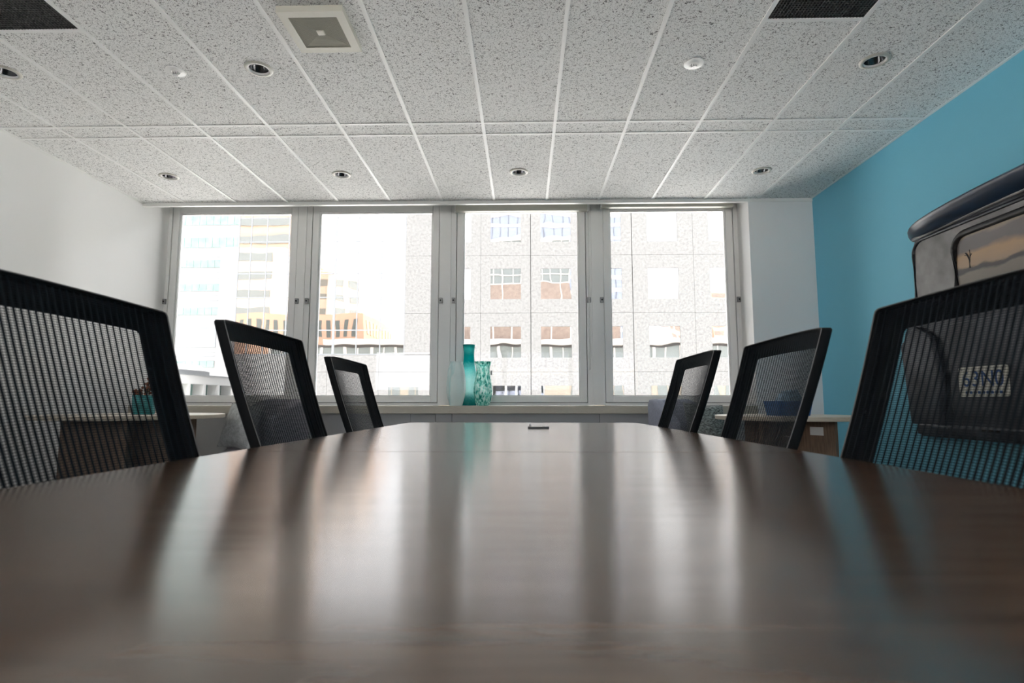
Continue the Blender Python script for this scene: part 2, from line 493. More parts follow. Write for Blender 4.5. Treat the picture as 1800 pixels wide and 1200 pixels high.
# sill shelf and grey panels below it
o = MB().box(XL, 2.205, YW - .02, YG - .02, .722, .797).build('trim_4', M['sill'], bevel=.003)
tag(o, 'beige laminate window sill shelf carrying three vases', 'sill', kind=ST)
rc = thing('radiator_cover', 'grey panelled cover below the window sill', 'radiator cover', (-.8, YW + .05, 0))
px = [XL, -2.46, -1.10, -.86, -.70, .72, 2.205]
for a, b in zip(px[:-1], px[1:]):
    MB().box(a + .002, b - .002, YW + .03, YW + .05, .05, .722).build('cover_panel', M['panel_grey'], rc)
MB().box(XL, 2.205, YW + .055, YW + .07, .0, .722).build('backing', M['alu_dark'], rc)
MB().box(XL, 2.205, YW + .04, YW + .055, .0, .05).build('plinth', M['panel_grey'], rc)

# light portals (sampling helpers of the renderer, they emit nothing)
pl = bpy.data.lights.new('window_portal', 'AREA'); pl.shape = 'RECTANGLE'; pl.size = 6.1; pl.size_y = 2.15
pl.cycles.is_portal = True
po = bpy.data.objects.new('window_portal', pl); COL.objects.link(po)
po.location = (-.8, YG + .11, 1.89); po.rotation_euler = (-PI / 2, 0, 0)
pl2 = bpy.data.lights.new('back_portal', 'AREA'); pl2.shape = 'RECTANGLE'; pl2.size = 6.6; pl2.size_y = 1.0
pl2.cycles.is_portal = True
po2 = bpy.data.objects.new('back_portal', pl2); COL.objects.link(po2)
po2.location = (-.5, YB - .17, 1.60); po2.rotation_euler = (PI / 2, 0, 0)

# ================================================================== ceiling fixtures
DL = ['recessed downlight cut off by the left edge, above the white wall', 'recessed chrome downlight beside the square ceiling vent',
      'recessed downlight nearest the blue wall in the near row', 'small recessed downlight in the far row nearest the white wall',
      'recessed downlight in the far row above the second window', 'recessed downlight in the far row above the vases',
      'recessed downlight in the far row nearest the blue wall']
def make_downlight():
    t_ = thing('downlight', DL[0], 'downlight', (0, 0, CE), group='recessed ceiling downlights')
    MB().lathe([(.060, .004), (.060, -.006), (.064, -.009), (.080, -.005), (.082, .003)], 40).build('trim_ring', M['trim_cream'], t_, True, world=False, recalc=True)
    MB().lathe([(.0605, -.007), (.057, -.007), (.056, .005)], 40).build('bright_lip', M['plastic_white'], t_, True, world=False)
    MB().lathe([(.058, .0), (.055, .03), (.047, .07), (.036, .10), (.030, .11)], 40).build('reflector', M['chrome'], t_, True, world=False)
    MB().lathe([(.0305, .105), (.02, .098), (.0, .094)], 24).build('lamp_face', M['black_plastic'], t_, True, world=False)
    MB().lathe([(.0595, .004), (.0595, .12), (.0, .125)], 24).build('can', M['black_metal'], t_, world=False)
    return t_
d0 = make_downlight()
for k, (x, y) in enumerate(DOWN):
    d = d0 if k == 0 else copy_tree(d0)
    d.location = (x, y, CE + .004); d['label'] = DL[k]
SL = ['white sprinkler head left of the square ceiling vent', 'white sprinkler head on the right half of the ceiling']
def make_sprinkler():
    t_ = thing('sprinkler', SL[0], 'sprinkler', (0, 0, CE), group='ceiling sprinkler heads')
    MB().lathe([(.0, -.004), (.021, -.004), (.023, -.008), (.027, -.008), (.030, -.0065), (.056, -.005), (.058, .002)], 32).build('escutcheon', M['sprinkler_white'], t_, False, world=False)
    for s_ in (-1, 1):
        MB().tube([(s_ * .012, 0, -.004), (s_ * .016, 0, -.012), (s_ * .011, 0, -.020), (0, 0, -.024)], .0028, 6).build('frame_arm', M['steel'], t_, True, world=False)
    MB().lathe([(.003, -.004), (.004, -.012), (.003, -.024)], 10).build('bulb', M['chrome'], t_, True, world=False)
    MB().lathe([(.0, -.024), (.015, -.024), (.015, -.0255), (.0, -.0255)], 16).build('deflector', M['steel'], t_, world=False)
    return t_
M['sprinkler_white'] = pm('sprinkler_enamel', (0.95, 0.95, 0.94), 0.25)
s0 = make_sprinkler()
for k, (x, y) in enumerate(SPR):
    d = s0 if k == 0 else copy_tree(s0)
    d.location = (x, y, CE + .004); d['label'] = SL[k]

# square extract vent
vx0, vx1, vy0, vy1 = -1.250, -.912, 2.652, 2.990
vt = thing('ceiling_vent', 'square cream louvred extract vent standing proud of the ceiling tile', 'vent', ((vx0 + vx1) / 2, (vy0 + vy1) / 2, CE))
vcx, vcy = vt.location.x, vt.location.y
ho, hi = .170, .125
fm = MB()
zt, zb = CE + .003, CE - .030
for (a, b, c, d) in ((-ho, ho, -ho, -hi), (-ho, ho, hi, ho), (-ho, -hi, -hi, hi), (hi, ho, -hi, hi)):
    fm.box(vcx + a, vcx + b, vcy + c, vcy + d, zb, zt)
fm.build('frame', M['vent_white'], vt)
MB().box(vcx - hi, vcx + hi, vcy - hi, vcy + hi, CE - .006, CE + .002).build('backing', M['black_metal'], vt)
hc = .020
names_ = 4
for q in range(4):
    lv = MB()
    R_ = Matrix.Translation((vcx, vcy, 0)) @ Matrix.Rotation(q * PI / 2, 4, 'Z')
    nr = 16
    for k in range(nr):
        a = hc + (hi - hc) * (k + .15) / nr; b = hc + (hi - hc) * (k + .78) / nr
        z = zb + .004 + .012 * (1 - (k / nr))
        z = zb + .003
        vs = [(-a, a, z), (a, a, z), (b, b, z), (-b, b, z), (-a, a, z + .012), (a, a, z + .012), (b, b, z + .012), (-b, b, z + .012)]
        lv.add(vs, [(0, 1, 2, 3), (7, 6, 5, 4), (0, 4, 5, 1), (1, 5, 6, 2), (2, 6, 7, 3), (3, 7, 4, 0)], R_)
    lv.build('louvre_section', M['vent_rib'], vt)
MB().box(vcx - hc, vcx + hc, vcy - hc, vcy + hc, zb - .001, zb + .015).build('centre_boss', M['vent_white'], vt, bevel=.004)

# black return-air grilles
for (a, b), lab in zip(GRX, ('black egg-crate air grille at the top left of the ceiling', 'black egg-crate air grille towards the blue wall')):
    y0, y1 = 2.30, 2.812
    gr = thing('air_grille', lab, 'air grille', ((a + b) / 2, (y0 + y1) / 2, CE), group='black return air grilles')
    lat = MB()
    nx, ny = 30, 32
    ax, bx = a + TB, b - TB
    for k in range(nx + 1):
        x = ax + (bx - ax) * k / nx
        lat.box(x - .0018, x + .0018, y0, y1, CE + .004, CE + .016)
    for k in range(ny + 1):
        y = y0 + (y1 - y0) * k / ny
        lat.box(ax, bx, y - .0018, y + .0018, CE + .0045, CE + .0155)
    l_ = lat.build('lattice', pm('grille_black', (0.05, 0.05, 0.05), 0.5), gr); l_['kind'] = 'stuff'
    MB().box(ax, bx, y0, y1, CE + .018, CE + .022).build('duct_back', M['black_metal'], gr)

# ================================================================== CONFERENCE TABLE
TZ = 0.74
def hw(y):
    return .590 - .0265 * max(0, y - .65) - .006 * max(0, .65 - y)
tb = thing('conference_table', 'long boat-shaped walnut conference table with a glossy top', 'table', (-.012, 1.15, 0))
def section(y0, y1):
    n_ = 14
    L_ = [(-.012 - hw(y0 + (y1 - y0) * k / n_), y0 + (y1 - y0) * k / n_) for k in range(n_ + 1)]
    R_ = [(-.012 + hw(y0 + (y1 - y0) * k / n_), y0 + (y1 - y0) * k / n_) for k in range(n_ + 1)]
    return L_[::-1] + R_
for (a, b) in ((-.42, 1.1455), (1.1480, 2.707)):
    MB().prism(section(a, b), TZ - .032, TZ).build('table_top', M['walnut'], tb, bevel=.0012)
for y in (.22, 1.19, 2.60):
    MB().box(-.30, .28, y - .022, y + .022, .03, TZ - .032).build('pedestal', M['walnut'], tb)
    MB().box(-.34, .32, y - .032, y + .032, 0, .03).build('foot', M['black_metal'], tb)
M['hatch'] = pm('gunmetal', (0.06, 0.06, 0.06), 0.4)
gm = MB().box(.012, .090, 2.13, 2.25, TZ, TZ + .0015).build('cable_hatch', M['walnut'], tb)
MB().box(.012, .090, 2.118, 2.130, TZ, TZ + .007).build('hatch_handle', M['hatch'], gm, bevel=.001)
MB().lathe([(.004, 0), (.004, .010)], 10, Matrix.Translation((.022, 2.245, TZ)), cap=True).build('hinge_pin', M['steel'], gm)
MB().box(.078, .094, 2.238, 2.248, TZ + .0015, TZ + .004).build('hinge_pin', M['steel'], gm)

# ================================================================== CHAIRS
# local frame: the sitter faces +x, origin on the floor below the seat
ZB, ZT = .545, 1.000
def back_pt(u, v, d=0.0):
    """u -1..1 across, v 0..1 up, d metres behind the front face"""
    z = ZB + (ZT - ZB) * v + .012 * (1 - u * u) * v
    t_ = (z - .74) / .27
    x = -.25 - .098 * t_ + .013 * t_ * t_ + .032 * u * u
    return (x - d, u * (.215 + .020 * v), z)
def outline(n_=10, m_=10, k=1.0, rc=.12):
    """closed loop of (u, v) round the back with softly rounded corners"""
    P = []
    ku = k
    for (cu, cv, a0) in ((1 - rc, 1 - rc * .5, 0), (-1 + rc, 1 - rc * .5, 90), (-1 + rc, rc * .5, 180), (1 - rc, rc * .5, 270)):
        for i in range(4):
            a = math.radians(a0 + i * 30)
            P.append((cu + rc * math.cos(a), cv + rc * .5 * math.sin(a)))
    Q = []
    for i, p in enumerate(P):
        q = P[(i + 1) % len(P)]
        d = math.hypot(p[0] - q[0], (p[1] - q[1]) * 2)
        s_ = max(1, int(d / .2))
        for j in range(s_):
            Q.append((p[0] + (q[0] - p[0]) * j / s_, p[1] + (q[1] - p[1]) * j / s_))
    return Q
def make_chair():
    c = thing('office_chair', 'x', 'chair', group='black mesh chairs round the conference table')
    # outer rim: front lip, side wall, inside
    rim = MB(); O = outline(rc=.035); n_ = len(O)
    def shrink(p, su, sv):
        return ((p[0]) * su, .5 + (p[1] - .5) * sv)
    rings = []
    for (su, sv, d) in ((.992, .996, -.002), (1.0, 1.0, .002), (1.0, 1.0, .020), (.985, .990, .024), (.965, .972, .023), (.965, .972, .003), (.980, .986, -.002)):
        rings.append([back_pt(*shrink(p, su, sv), d) for p in O])
    vs = [p for r_ in rings for p in r_]; fs = []
    R_ = len(rings)
    for i in range(R_):
        for k in range(n_):
            k2 = (k + 1) % n_; i2 = (i + 1) % R_
            fs.append((i * n_ + k, i * n_ + k2, i2 * n_ + k2, i2 * n_ + k))
    rim.add(vs, fs).build('back_rim', M['black_plastic'], c, True, world=False)
    MB().tube([back_pt(*shrink(p, .997, .998), -.002) for p in O], .0012, 5, close=True).build('edge_highlight', M['rim_highlight'], c, True, world=False)  # highlight line on the rim edge, built as a grey tube
    # wide rear border plate with the opening
    pl_ = MB()
    inn = outline(rc=.06)
    rr = [[back_pt(*shrink(p, .97, .975), .016) for p in O], [back_pt(*shrink(p, .97, .975), .020) for p in O],
          [back_pt(p[0] * .805, .475 + (p[1] - .5) * .845, .020) for p in O], [back_pt(p[0] * .805, .475 + (p[1] - .5) * .845, .016) for p in O]]
    vs = [p for r_ in rr for p in r_]; fs = []
    for i in range(4):
        for k in range(n_):
            k2 = (k + 1) % n_; i2 = (i + 1) % 4
            fs.append((i * n_ + k, i * n_ + k2, i2 * n_ + k2, i2 * n_ + k))
    pl_.add(vs, fs).build('back_frame', M['black_plastic'], c, True, world=False)
    # woven threads: real strands, every third warp is a thick one
    wv = MB()
    pitch = .0043
    nw = int(.43 / pitch)
    for k in range(nw + 1):
        u = -.965 + 1.93 * k / nw
        thick = (k % 3 == 0)
        hw_ = .0025 if thick else .00050
        th = .00022
        seg = 9; ring = []
        for j in range(seg + 1):
            v = .015 + .97 * j / seg
            p = back_pt(u, v, 0.0)
            ring.append([(p[0] + th, p[1], p[2]), (p[0], p[1] + hw_, p[2]), (p[0] - th, p[1], p[2]), (p[0], p[1] - hw_, p[2])])
        base = [q for r_ in ring for q in r_]
        fs = []
        for j in range(seg):
            for q in range(4):
                fs.append((j * 4 + q, j * 4 + (q + 1) % 4, (j + 1) * 4 + (q + 1) % 4, (j + 1) * 4 + q))
        wv.add(base, fs)
    nh = int((ZT - ZB) / .0038)
    for k in range(nh + 1):
        v = .012 + .976 * k / nh
        seg = 8; ring = []
        th = .0002; hh = .00060
        for j in range(seg + 1):
            u = -.965 + 1.93 * j / seg
            p = back_pt(u, v, .0004)
            ring.append([(p[0] + th, p[1], p[2]), (p[0], p[1], p[2] + hh), (p[0] - th, p[1], p[2]), (p[0], p[1], p[2] - hh)])
        base = [q for r_ in ring for q in r_]
        fs = []
        for j in range(seg):
            for q in range(4):
                fs.append((j * 4 + q, j * 4 + (q + 1) % 4, (j + 1) * 4 + (q + 1) % 4, (j + 1) * 4 + q))
        wv.add(base, fs)
    o_ = wv.build('back_mesh', M['thread'], c, False, world=False); o_['kind'] = 'stuff'
    # spine, seat, column, star base with castors
    MB().tube([(-.225, 0, .60), (-.235, 0, .52), (-.20, 0, .43), (-.05, 0, .405)], [.02, .024, .026, .024], 10).build('spine', M['black_plastic'], c, True, world=False)
    st = MB()
    st.grid(lambda a, b_: (-.23 + .46 * b_, (-.24 + .48 * a) * (1 - .12 * abs(b_ - .45)), .485 - .022 * max(0, (b_ - .75) * 4) ** 2 * .6 + .012 * (2 * a - 1) ** 2), 12, 12)
    st.grid(lambda a, b_: (-.23 + .46 * b_, (-.24 + .48 * a) * (1 - .12 * abs(b_ - .45)), .425 - .01 * b_), 12, 12)
    for b_ in (0, 1):
        st.grid(lambda a, h, b_=b_: (-.23 + .46 * b_, (-.24 + .48 * a) * (1 - .12 * abs(b_ - .45)), (.425 - .01 * b_) * (1 - h) + h * (.485 - .022 * max(0, (b_ - .75) * 4) ** 2 * .6 + .012 * (2 * a - 1) ** 2)), 12, 1)
    for a in (0, 1):
        st.grid(lambda b_, h, a=a: (-.23 + .46 * b_, (-.24 + .48 * a) * (1 - .12 * abs(b_ - .45)), (.425 - .01 * b_) * (1 - h) + h * (.485 - .022 * max(0, (b_ - .75) * 4) ** 2 * .6 + .012 * (2 * a - 1) ** 2)), 12, 1)
    so = st.build('seat', M['seat_fabric'], c, False, world=False)
    bm = bmesh.new(); bm.from_mesh(so.data); bmesh.ops.remove_doubles(bm, verts=bm.verts, dist=.0005); bmesh.ops.recalc_face_normals(bm, faces=bm.faces); bm.to_mesh(so.data); bm.free()
    md = so.modifiers.new('bevel', 'BEVEL'); md.width = .018; md.segments = 3; md.limit_method = 'ANGLE'
    MB().box(-.10, .08, -.09, .09, .385, .42).build('tilt_mechanism', M['black_metal'], c, world=False, bevel=.01)
    MB().lathe([(.028, .10), (.028, .26), (.018, .26), (.018, .39)], 16, cap=True).build('gas_column', M['black_metal'], c, True, world=False)
    MB().lathe([(.0, .065), (.045, .065), (.045, .115), (.0, .12)], 20).build('hub', M['black_plastic'], c, True, world=False)
    for k in range(5):
        a = 2 * PI * k / 5 + PI / 5
        ca, sa = math.cos(a), math.sin(a)
        lg = MB().tube([(.03 * ca, .03 * sa, .095), (.16 * ca, .16 * sa, .085), (.27 * ca, .27 * sa, .068)], [.022, .018, .014], 8).build('leg', M['black_plastic'], c, True, world=False)
        cs = MB()
        for s_ in (-1, 1):
            cs.lathe([(.0, -.009), (.025, -.009), (.027, -.006), (.027, .006), (.025, .009), (.0, .009)], 16,
                     Matrix.Translation((.265 * ca - sa * s_ * .014, .265 * sa + ca * s_ * .014, .027)) @ Matrix.Rotation(a, 4, 'Z') @ Matrix.Rotation(PI / 2, 4, 'X'))
        cs.build('castor', M['black_plastic'], lg, True, world=False)
    return c
ch0 = make_chair()
CH = [  # x, y, rz, lift, label
    (-.400, .850, 0, .012, 'black mesh office chair nearest the camera on the left, cut by the frame edge'),
    (-.400, 1.530, 0, .029, 'middle black mesh office chair on the left side of the table'),
    (-.400, 2.265, 0, .000, 'smallest black mesh chair on the left side, at the far end of the table'),
    (.359, .835, PI, .011, 'black mesh office chair nearest the camera on the right, in front of the truck art'),
    (.392, 1.560, PI, .010, 'middle black mesh office chair on the right side of the table'),
    (.327, 2.120, PI, .008, 'smallest black mesh chair on the right side, at the far end of the table')]
lifted = ('edge_highlight', 'back_rim', 'back_frame', 'back_mesh', 'spine', 'seat', 'tilt_mechanism')
for k, (x, y, rz, lift, lab) in enumerate(CH):
    c = copy_tree(ch0) if k else ch0
    c.location = (x, y, 0); c.rotation_euler = (0, 0, rz); c['label'] = lab
CH_OBJS = [o_ for o_ in bpy.data.objects if o_.name.split('.')[0] == 'office_chair']
for c, (x, y, rz, lift, lab) in zip(sorted(CH_OBJS, key=lambda q: q.name), CH):
    for p in bpy.data.objects:
        if p.parent == c and p.name.split('.')[0] in lifted:
            p.location.z = lift

# ================================================================== ROUND SIDE TABLES
def round_table(cx, cy_, r_, label, top_mat, rot, group):
    t_ = thing('side_table', label, 'table', (cx, cy_, 0), group=group)
    MB().lathe([(0, .712), (r_ - .004, .712), (r_, .716), (r_, .738), (r_ - .003, .741), (0, .741)], 64, Matrix.Translation((cx, cy_, 0))).build('table_top', top_mat, t_, True)
    for k in (0, 1):
        MB().box(-.34 * r_ / .5, .34 * r_ / .5, -.018, .018, 0, .712, Matrix.Translation((cx, cy_, 0)) @ Matrix.Rotation(rot + k * PI / 2, 4, 'Z')).build('leg_panel', M['oak_brown'], t_)
    return t_
rtL = round_table(-2.97, 4.28, .630, 'pale round side table by the white wall, under the teal plant pot', M['birch'], .5, 'round side tables')
rtR = round_table(1.86, 4.10, .485, 'pale round side table by the blue wall, holding a blue bin', M['birch'], .62, 'round side tables')
for o_ in bpy.data.objects:
    if o_.name.startswith('table_top') and o_.parent in (rtL, rtR):
        md = o_.modifiers.new('es', 'EDGE_SPLIT'); md.split_angle = math.radians(40)
# paper label taped on the right table's leg panel
MB().box(.165, .255, -.0195, -.0185, .612, .668, Matrix.Translation((1.86, 4.10, 0)) @ Matrix.Rotation(.62 - PI / 2, 4, 'Z')).build('paper_label', M['paper'], rtR)

# plant pot
pp = thing('flower_pot', 'teal glazed pot of rust-coloured blooms on the left side table', 'plant', (-2.90, 4.30, .741))
MB().lathe([(0, 0), (.070, 0), (.076, .008), (.079, .09), (.080, .145), (.075, .145), (.073, .115), (0, .115)], 32).build('pot', M['pot'], pp, True, world=False)
MB().lathe([(0, .122), (.074, .120)], 24).build('soil', M['soil'], pp, world=False)
bl = MB(); lf = MB()
random.seed(3)
for k in range(46):
    a = random.uniform(0, 2 * PI); rr = .075 * math.sqrt(random.random()); h = .145 + random.random() * (.13 if math.cos(a - .2) * rr > .0 else .04)
    x, y = rr * math.cos(a), rr * math.sin(a)
    s_ = random.uniform(.008, .014)
    bl.lathe([(0, -s_), (s_ * .8, -s_ * .5), (s_, 0), (s_ * .7, s_ * .6), (0, s_)], 7, Matrix.Translation((x, y, h)) @ Matrix.Rotation(random.random(), 4, 'X'))
    lf.tube([(x * .6, y * .6, .108), (x, y, h)], .0018, 4)
    q = Matrix.Translation((x, y, h * .75 + .03)) @ Matrix.Rotation(a, 4, 'Z') @ Matrix.Rotation(random.uniform(-.8, .3), 4, 'Y')
    lf.add([(0, 0, 0), (.016, .007, .003), (.034, 0, 0), (.016, -.007, .003)], [(0, 1, 2, 3)], q)
o_ = bl.build('blooms', M['bloom'], pp, True, world=False); o_['kind'] = 'stuff'
o_ = lf.build('leaves', M['leaf_dark'], pp, False, world=False); o_['kind'] = 'stuff'

# blue bin with pale cloth
bb = thing('storage_bin', 'blue storage bin with pale blue cloth on the right side table', 'bin', (1.845, 4.06, .741))
MB().add([(-.105, -.10, 0), (.105, -.10, 0), (.105, .10, 0), (-.105, .10, 0), (-.12, -.115, .10), (.12, -.115, .10), (.12, .115, .10), (-.12, .115, .10),
          (-.11, -.103, .10), (.11, -.103, .10), (.11, .103, .10), (-.11, .103, .10), (-.10, -.095, .012), (.10, -.095, .012), (.10, .095, .012), (-.10, .095, .012)],
         [(3, 2, 1, 0), (0, 1, 5, 4), (1, 2, 6, 5), (2, 3, 7, 6), (3, 0, 4, 7), (4, 5, 9, 8), (5, 6, 10, 9), (6, 7, 11, 10), (7, 4, 8, 11),
          (8, 9, 13, 12), (9, 10, 14, 13), (10, 11, 15, 14), (11, 8, 12, 15), (12, 13, 14, 15)]).build('bin_body', M['blue_bin'], bb, world=False)
def cloth(a, b_):
    x = -.095 + .19 * a; y = -.085 + .17 * b_
    e_ = min(a, 1 - a, b_, 1 - b_) * 4
    e_ = min(1, e_)
    return (x, y, .07 + e_ * (.04 + .10 * a + .02 * math.sin(9 * a + 2) * math.cos(7 * b_) + .012 * math.sin(23 * a + 11 * b_)))
MB().grid(cloth, 18, 14).build('folded_cloth', M['tissue'], bb, True, world=False)

# ================================================================== ARMCHAIRS AND CUSHIONS
def armchair(x, y, rz, label, mat, wid=.60):
    """tub chair facing local -y"""
    c = thing('armchair', label, 'armchair', (x, y, 0), rz, group='tub armchairs by the window')
    R0 = wid / 2
    # wrap-round back: horseshoe cross-section grid
    bk = MB()
    nA = 28
    def shell(a, s_):
        ang = math.radians(-205 + 230 * a)          # from left front round the back to right front
        ang = math.radians(-25 + 230 * a)
        k = math.sin(PI * a)
        top = .66 + .20 * min(1, k * 1.5) ** .8
        prof = [(-.105, .30), (.0, .16), (.018, .30), (.026, .55), (.030, top - .05), (.016, top - .008), (-.028, top), (-.072, top - .012), (-.088, top - .06), (-.090, .52), (-.105, .30)]
        i = s_ * (len(prof) - 1); j = min(int(i), len(prof) - 2); w_ = i - j
        dr = prof[j][0] * (1 - w_) + prof[j + 1][0] * w_; z = prof[j][1] * (1 - w_) + prof[j + 1][1] * w_
        rr = R0 + dr
        return (rr * math.cos(ang), rr * math.sin(ang) * 1.0 + .02, z)
    bk.grid(shell, nA, 20)
    e1 = [shell(0, j / 20) for j in range(21)]; e2 = [shell(1, j / 20) for j in range(21)]
    bk.add(e1, [tuple(range(21))]); bk.add(e2, [tuple(range(20, -1, -1))])
    bk.build('wrap_back', mat, c, True, world=False)
    MB().lathe([(0, .15), (R0 - .06, .15), (R0 - .03, .18), (R0 - .03, .34), (0, .34)], 40, Matrix.Translation((0, .0, 0))).build('seat_base', mat, c, True, world=False)
    MB().lathe([(0, .335), (R0 - .10, .335), (R0 - .055, .36), (R0 - .055, .42), (R0 - .10, .45), (0, .458)], 40, Matrix.Translation((0, -.03, 0))).build('seat_cushion', M['lilac_dark'], c, True, world=False)
    for sx in (-1, 1):
        for sy in (-1, 1):
            MB().tube([(sx * .17, sy * .17, .16), (sx * .20, sy * .20, 0)], [.018, .012], 10).build('leg', M['leg_dark'], c, True, world=False)
    return c
armchair(-2.21, 4.77, math.radians(-38), 'grey lilac tub armchair beside the left side table, holding a silver cushion', M['lilac_dark'], .66)
armchair(1.36, 4.80, math.radians(40), 'pale lilac tub armchair beside the right side table, holding a furry cushion', M['lilac'], .56)
def cushion(name, label, mats, size, loc, rot):
    c = thing(name, label, 'cushion', loc, group='scatter cushions on the armchairs')
    c.rotation_euler = rot
    W_, T_ = size
    def half(sgn):
        def fn(a, b_):
            x, z = 2 * a - 1, 2 * b_ - 1
            e_ = max(0, (1 - x * x)) ** .55 * max(0, (1 - z * z)) ** .55
            k = 1 - .10 * (1 - abs(x)) * abs(z) ** 2
            k2 = 1 - .10 * (1 - abs(z)) * abs(x) ** 2
            return (x * W_ * k2, sgn * T_ * e_ , z * W_ * k)
        return fn
    MB().grid(half(-1), 22, 22).build('front_cover', mats[0], c, True, world=False, recalc=False)
    MB().grid(half(1), 22, 22).build('back_cover', mats[1], c, True, world=False)
    loop = []
    for k in range(40):
        q = k / 40
        s_ = int(q * 4); w_ = q * 4 - s_
        a, b_ = ((w_, 0), (1, w_), (1 - w_, 1), (0, 1 - w_))[s_]
        p = half(1)(a, b_); loop.append((p[0], 0, p[2]))
    MB().tube(loop, .004, 6, close=True).build('piping', mats[1], c, True, world=False)
    return c
cushion('throw_cushion', 'silver grey crinkled cushion on the left armchair', (M['cush_silver'], M['cush_plain']), (.185, .07), (-2.325, 4.65, .638), (math.radians(-16), math.radians(4), math.radians(-24)))
cushion('throw_cushion', 'grey-green and black furry cushion on the right armchair', (M['cush_fur'], M['cush_plain']), (.185, .07), (1.455, 4.64, .640), (math.radians(-14), math.radians(3), math.radians(18)))

# ================================================================== VASES
def vase_mat(name, kind):
    m, t, b = new_mat(name)
    o_ = t.nodes['Material Output']
    g = t.nodes.new('ShaderNodeTexCoord')
    mp = t.nodes.new('ShaderNodeMapping')
    n = t.nodes.new('ShaderNodeTexNoise'); n.inputs['Detail'].default_value = 3
    r = t.nodes.new('ShaderNodeValToRGB')
    t.links.new(g.outputs['Object'], mp.inputs['Vector']); t.links.new(mp.outputs[0], n.inputs['Vector'])
    col = None
    if kind == 'white':
        mp.inputs['Scale'].default_value = (7, 7, 2.5); mp.inputs['Rotation'].default_value = (0, .7, 0)
        n.inputs['Scale'].default_value = 1.0
        e = r.color_ramp.elements
        e[0].position = .40; e[0].color = (.90, .95, .95, 1); e[1].position = .52; e[1].color = (.95, .97, .97, 1)
        x = e.new(.46); x.color = (.72, .86, .87, 1)
        t.links.new(n.outputs['Fac'], r.inputs['Fac']); col = r.outputs[0]
    elif kind == 'bottle':
        # teal at neck and foot, clear in the belly, with a speckle
        n.inputs['Scale'].default_value = 60
        sp = t.nodes.new('ShaderNodeSeparateXYZ'); t.links.new(g.outputs['Object'], sp.inputs[0])
        ad = t.nodes.new('ShaderNodeMath'); ad.operation = 'MULTIPLY_ADD'; ad.inputs[1].default_value = .12
        dv = t.nodes.new('ShaderNodeMath'); dv.operation = 'DIVIDE'; dv.inputs[1].default_value = .6
        t.links.new(sp.outputs['Z'], dv.inputs[0]); t.links.new(n.outputs['Fac'], ad.inputs[0]); t.links.new(dv.outputs[0], ad.inputs[2])
        e = r.color_ramp.elements
        e[0].position = .04; e[0].color = (.0, .20, .20, 1); e[1].position = 1.0; e[1].color = (.02, .34, .32, 1)
        for p_, c_ in ((.16, (.04, .38, .36)), (.30, (.42, .76, .74)), (.50, (.44, .78, .76)), (.68, (.12, .56, .55)), (.80, (.0, .27, .27)), (.92, (.0, .26, .26))):
            x = e.new(p_); x.color = c_ + (1,)
        t.links.new(ad.outputs[0], r.inputs['Fac']); col = r.outputs[0]
    else:
        mp.inputs['Scale'].default_value = (1, 1, .38)
        n.inputs['Scale'].default_value = 70; n.inputs['Detail'].default_value = 2
        e = r.color_ramp.elements
        e[0].position = .36; e[0].color = (.0, .14, .11, 1); e[1].position = .60; e[1].color = (.80, .92, .89, 1)
        x = e.new(.44); x.color = (.08, .42, .36, 1)
        x = e.new(.52); x.color = (.36, .72, .64, 1)
        t.links.new(n.outputs['Fac'], r.inputs['Fac']); col = r.outputs[0]
    tl = t.nodes.new('ShaderNodeBsdfTranslucent'); t.links.new(col, tl.inputs['Color']); t.links.new(col, b.inputs['Base Color'])
    tp = t.nodes.new('ShaderNodeBsdfTransparent')
    gm_ = t.nodes.new('ShaderNodeGamma'); gm_.inputs['Gamma'].default_value = .28
    t.links.new(col, gm_.inputs['Color']); t.links.new(gm_.outputs[0], tp.inputs['Color'])
    b.inputs['Roughness'].default_value = .08
    m1 = t.nodes.new('ShaderNodeMixShader'); m1.inputs[0].default_value = .62 if kind == 'white' else .62
    t.links.new(b.outputs[0], m1.inputs[1]); t.links.new(tl.outputs[0], m1.inputs[2])
    m2 = t.nodes.new('ShaderNodeMixShader'); m2.inputs[0].default_value = .05 if kind == 'white' else .36
    t.links.new(m1.outputs[0], m2.inputs[1]); t.links.new(tp.outputs[0], m2.inputs[2])
    t.links.new(m2.outputs[0], o_.inputs['Surface'])
    return m
def smooth_prof(pts, n_=40):
    """Catmull-Rom through (r, z) points"""
    P = [pts[0]] + list(pts) + [pts[-1]]
    outp = []
    segs = len(pts) - 1
    for s_ in range(segs):
        p0, p1, p2, p3 = P[s_], P[s_ + 1], P[s_ + 2], P[s_ + 3]
        k = max(2, n_ // segs)
        for i in range(k):
            q = i / k
            outp.append(tuple(.5 * ((2 * p1[d]) + (-p0[d] + p2[d]) * q + (2 * p0[d] - 5 * p1[d] + 4 * p2[d] - p3[d]) * q * q + (-p0[d] + 3 * p1[d] - 3 * p2[d] + p3[d]) * q ** 3) for d in (0, 1)))
    outp.append(tuple(pts[-1]))
    return outp
def vase(name, label, x, y, prof, mat, lip=None):
    pr = smooth_prof(prof)
    zt_ = pr[-1][1]
    inner = [(max(.001, r_ - .005), z) for r_, z in pr if z > zt_ - .03][::-1]
    full = [(0.0005, 0)] + pr + inner
    c = thing(name, label, 'vase', (x, y, .797), group='glass vases on the window sill')
    MB().lathe(full, 48).build('body', mat, c, True, world=False)
    return c
v1 = vase('vase', 'milky white barrel-shaped glass vase on the sill, left of the teal bottle', -.680, 5.66, [(.062, 0), (.070, .03), (.094, .13), (.095, .22), (.083, .34), (.062, .436)], vase_mat('milky_glass', 'white'))
MB().lathe([(0, -.0), (.060, .0), (.060, .004), (0, .004)], 32).build('foot', M['plastic_white'], v1, True, world=False)
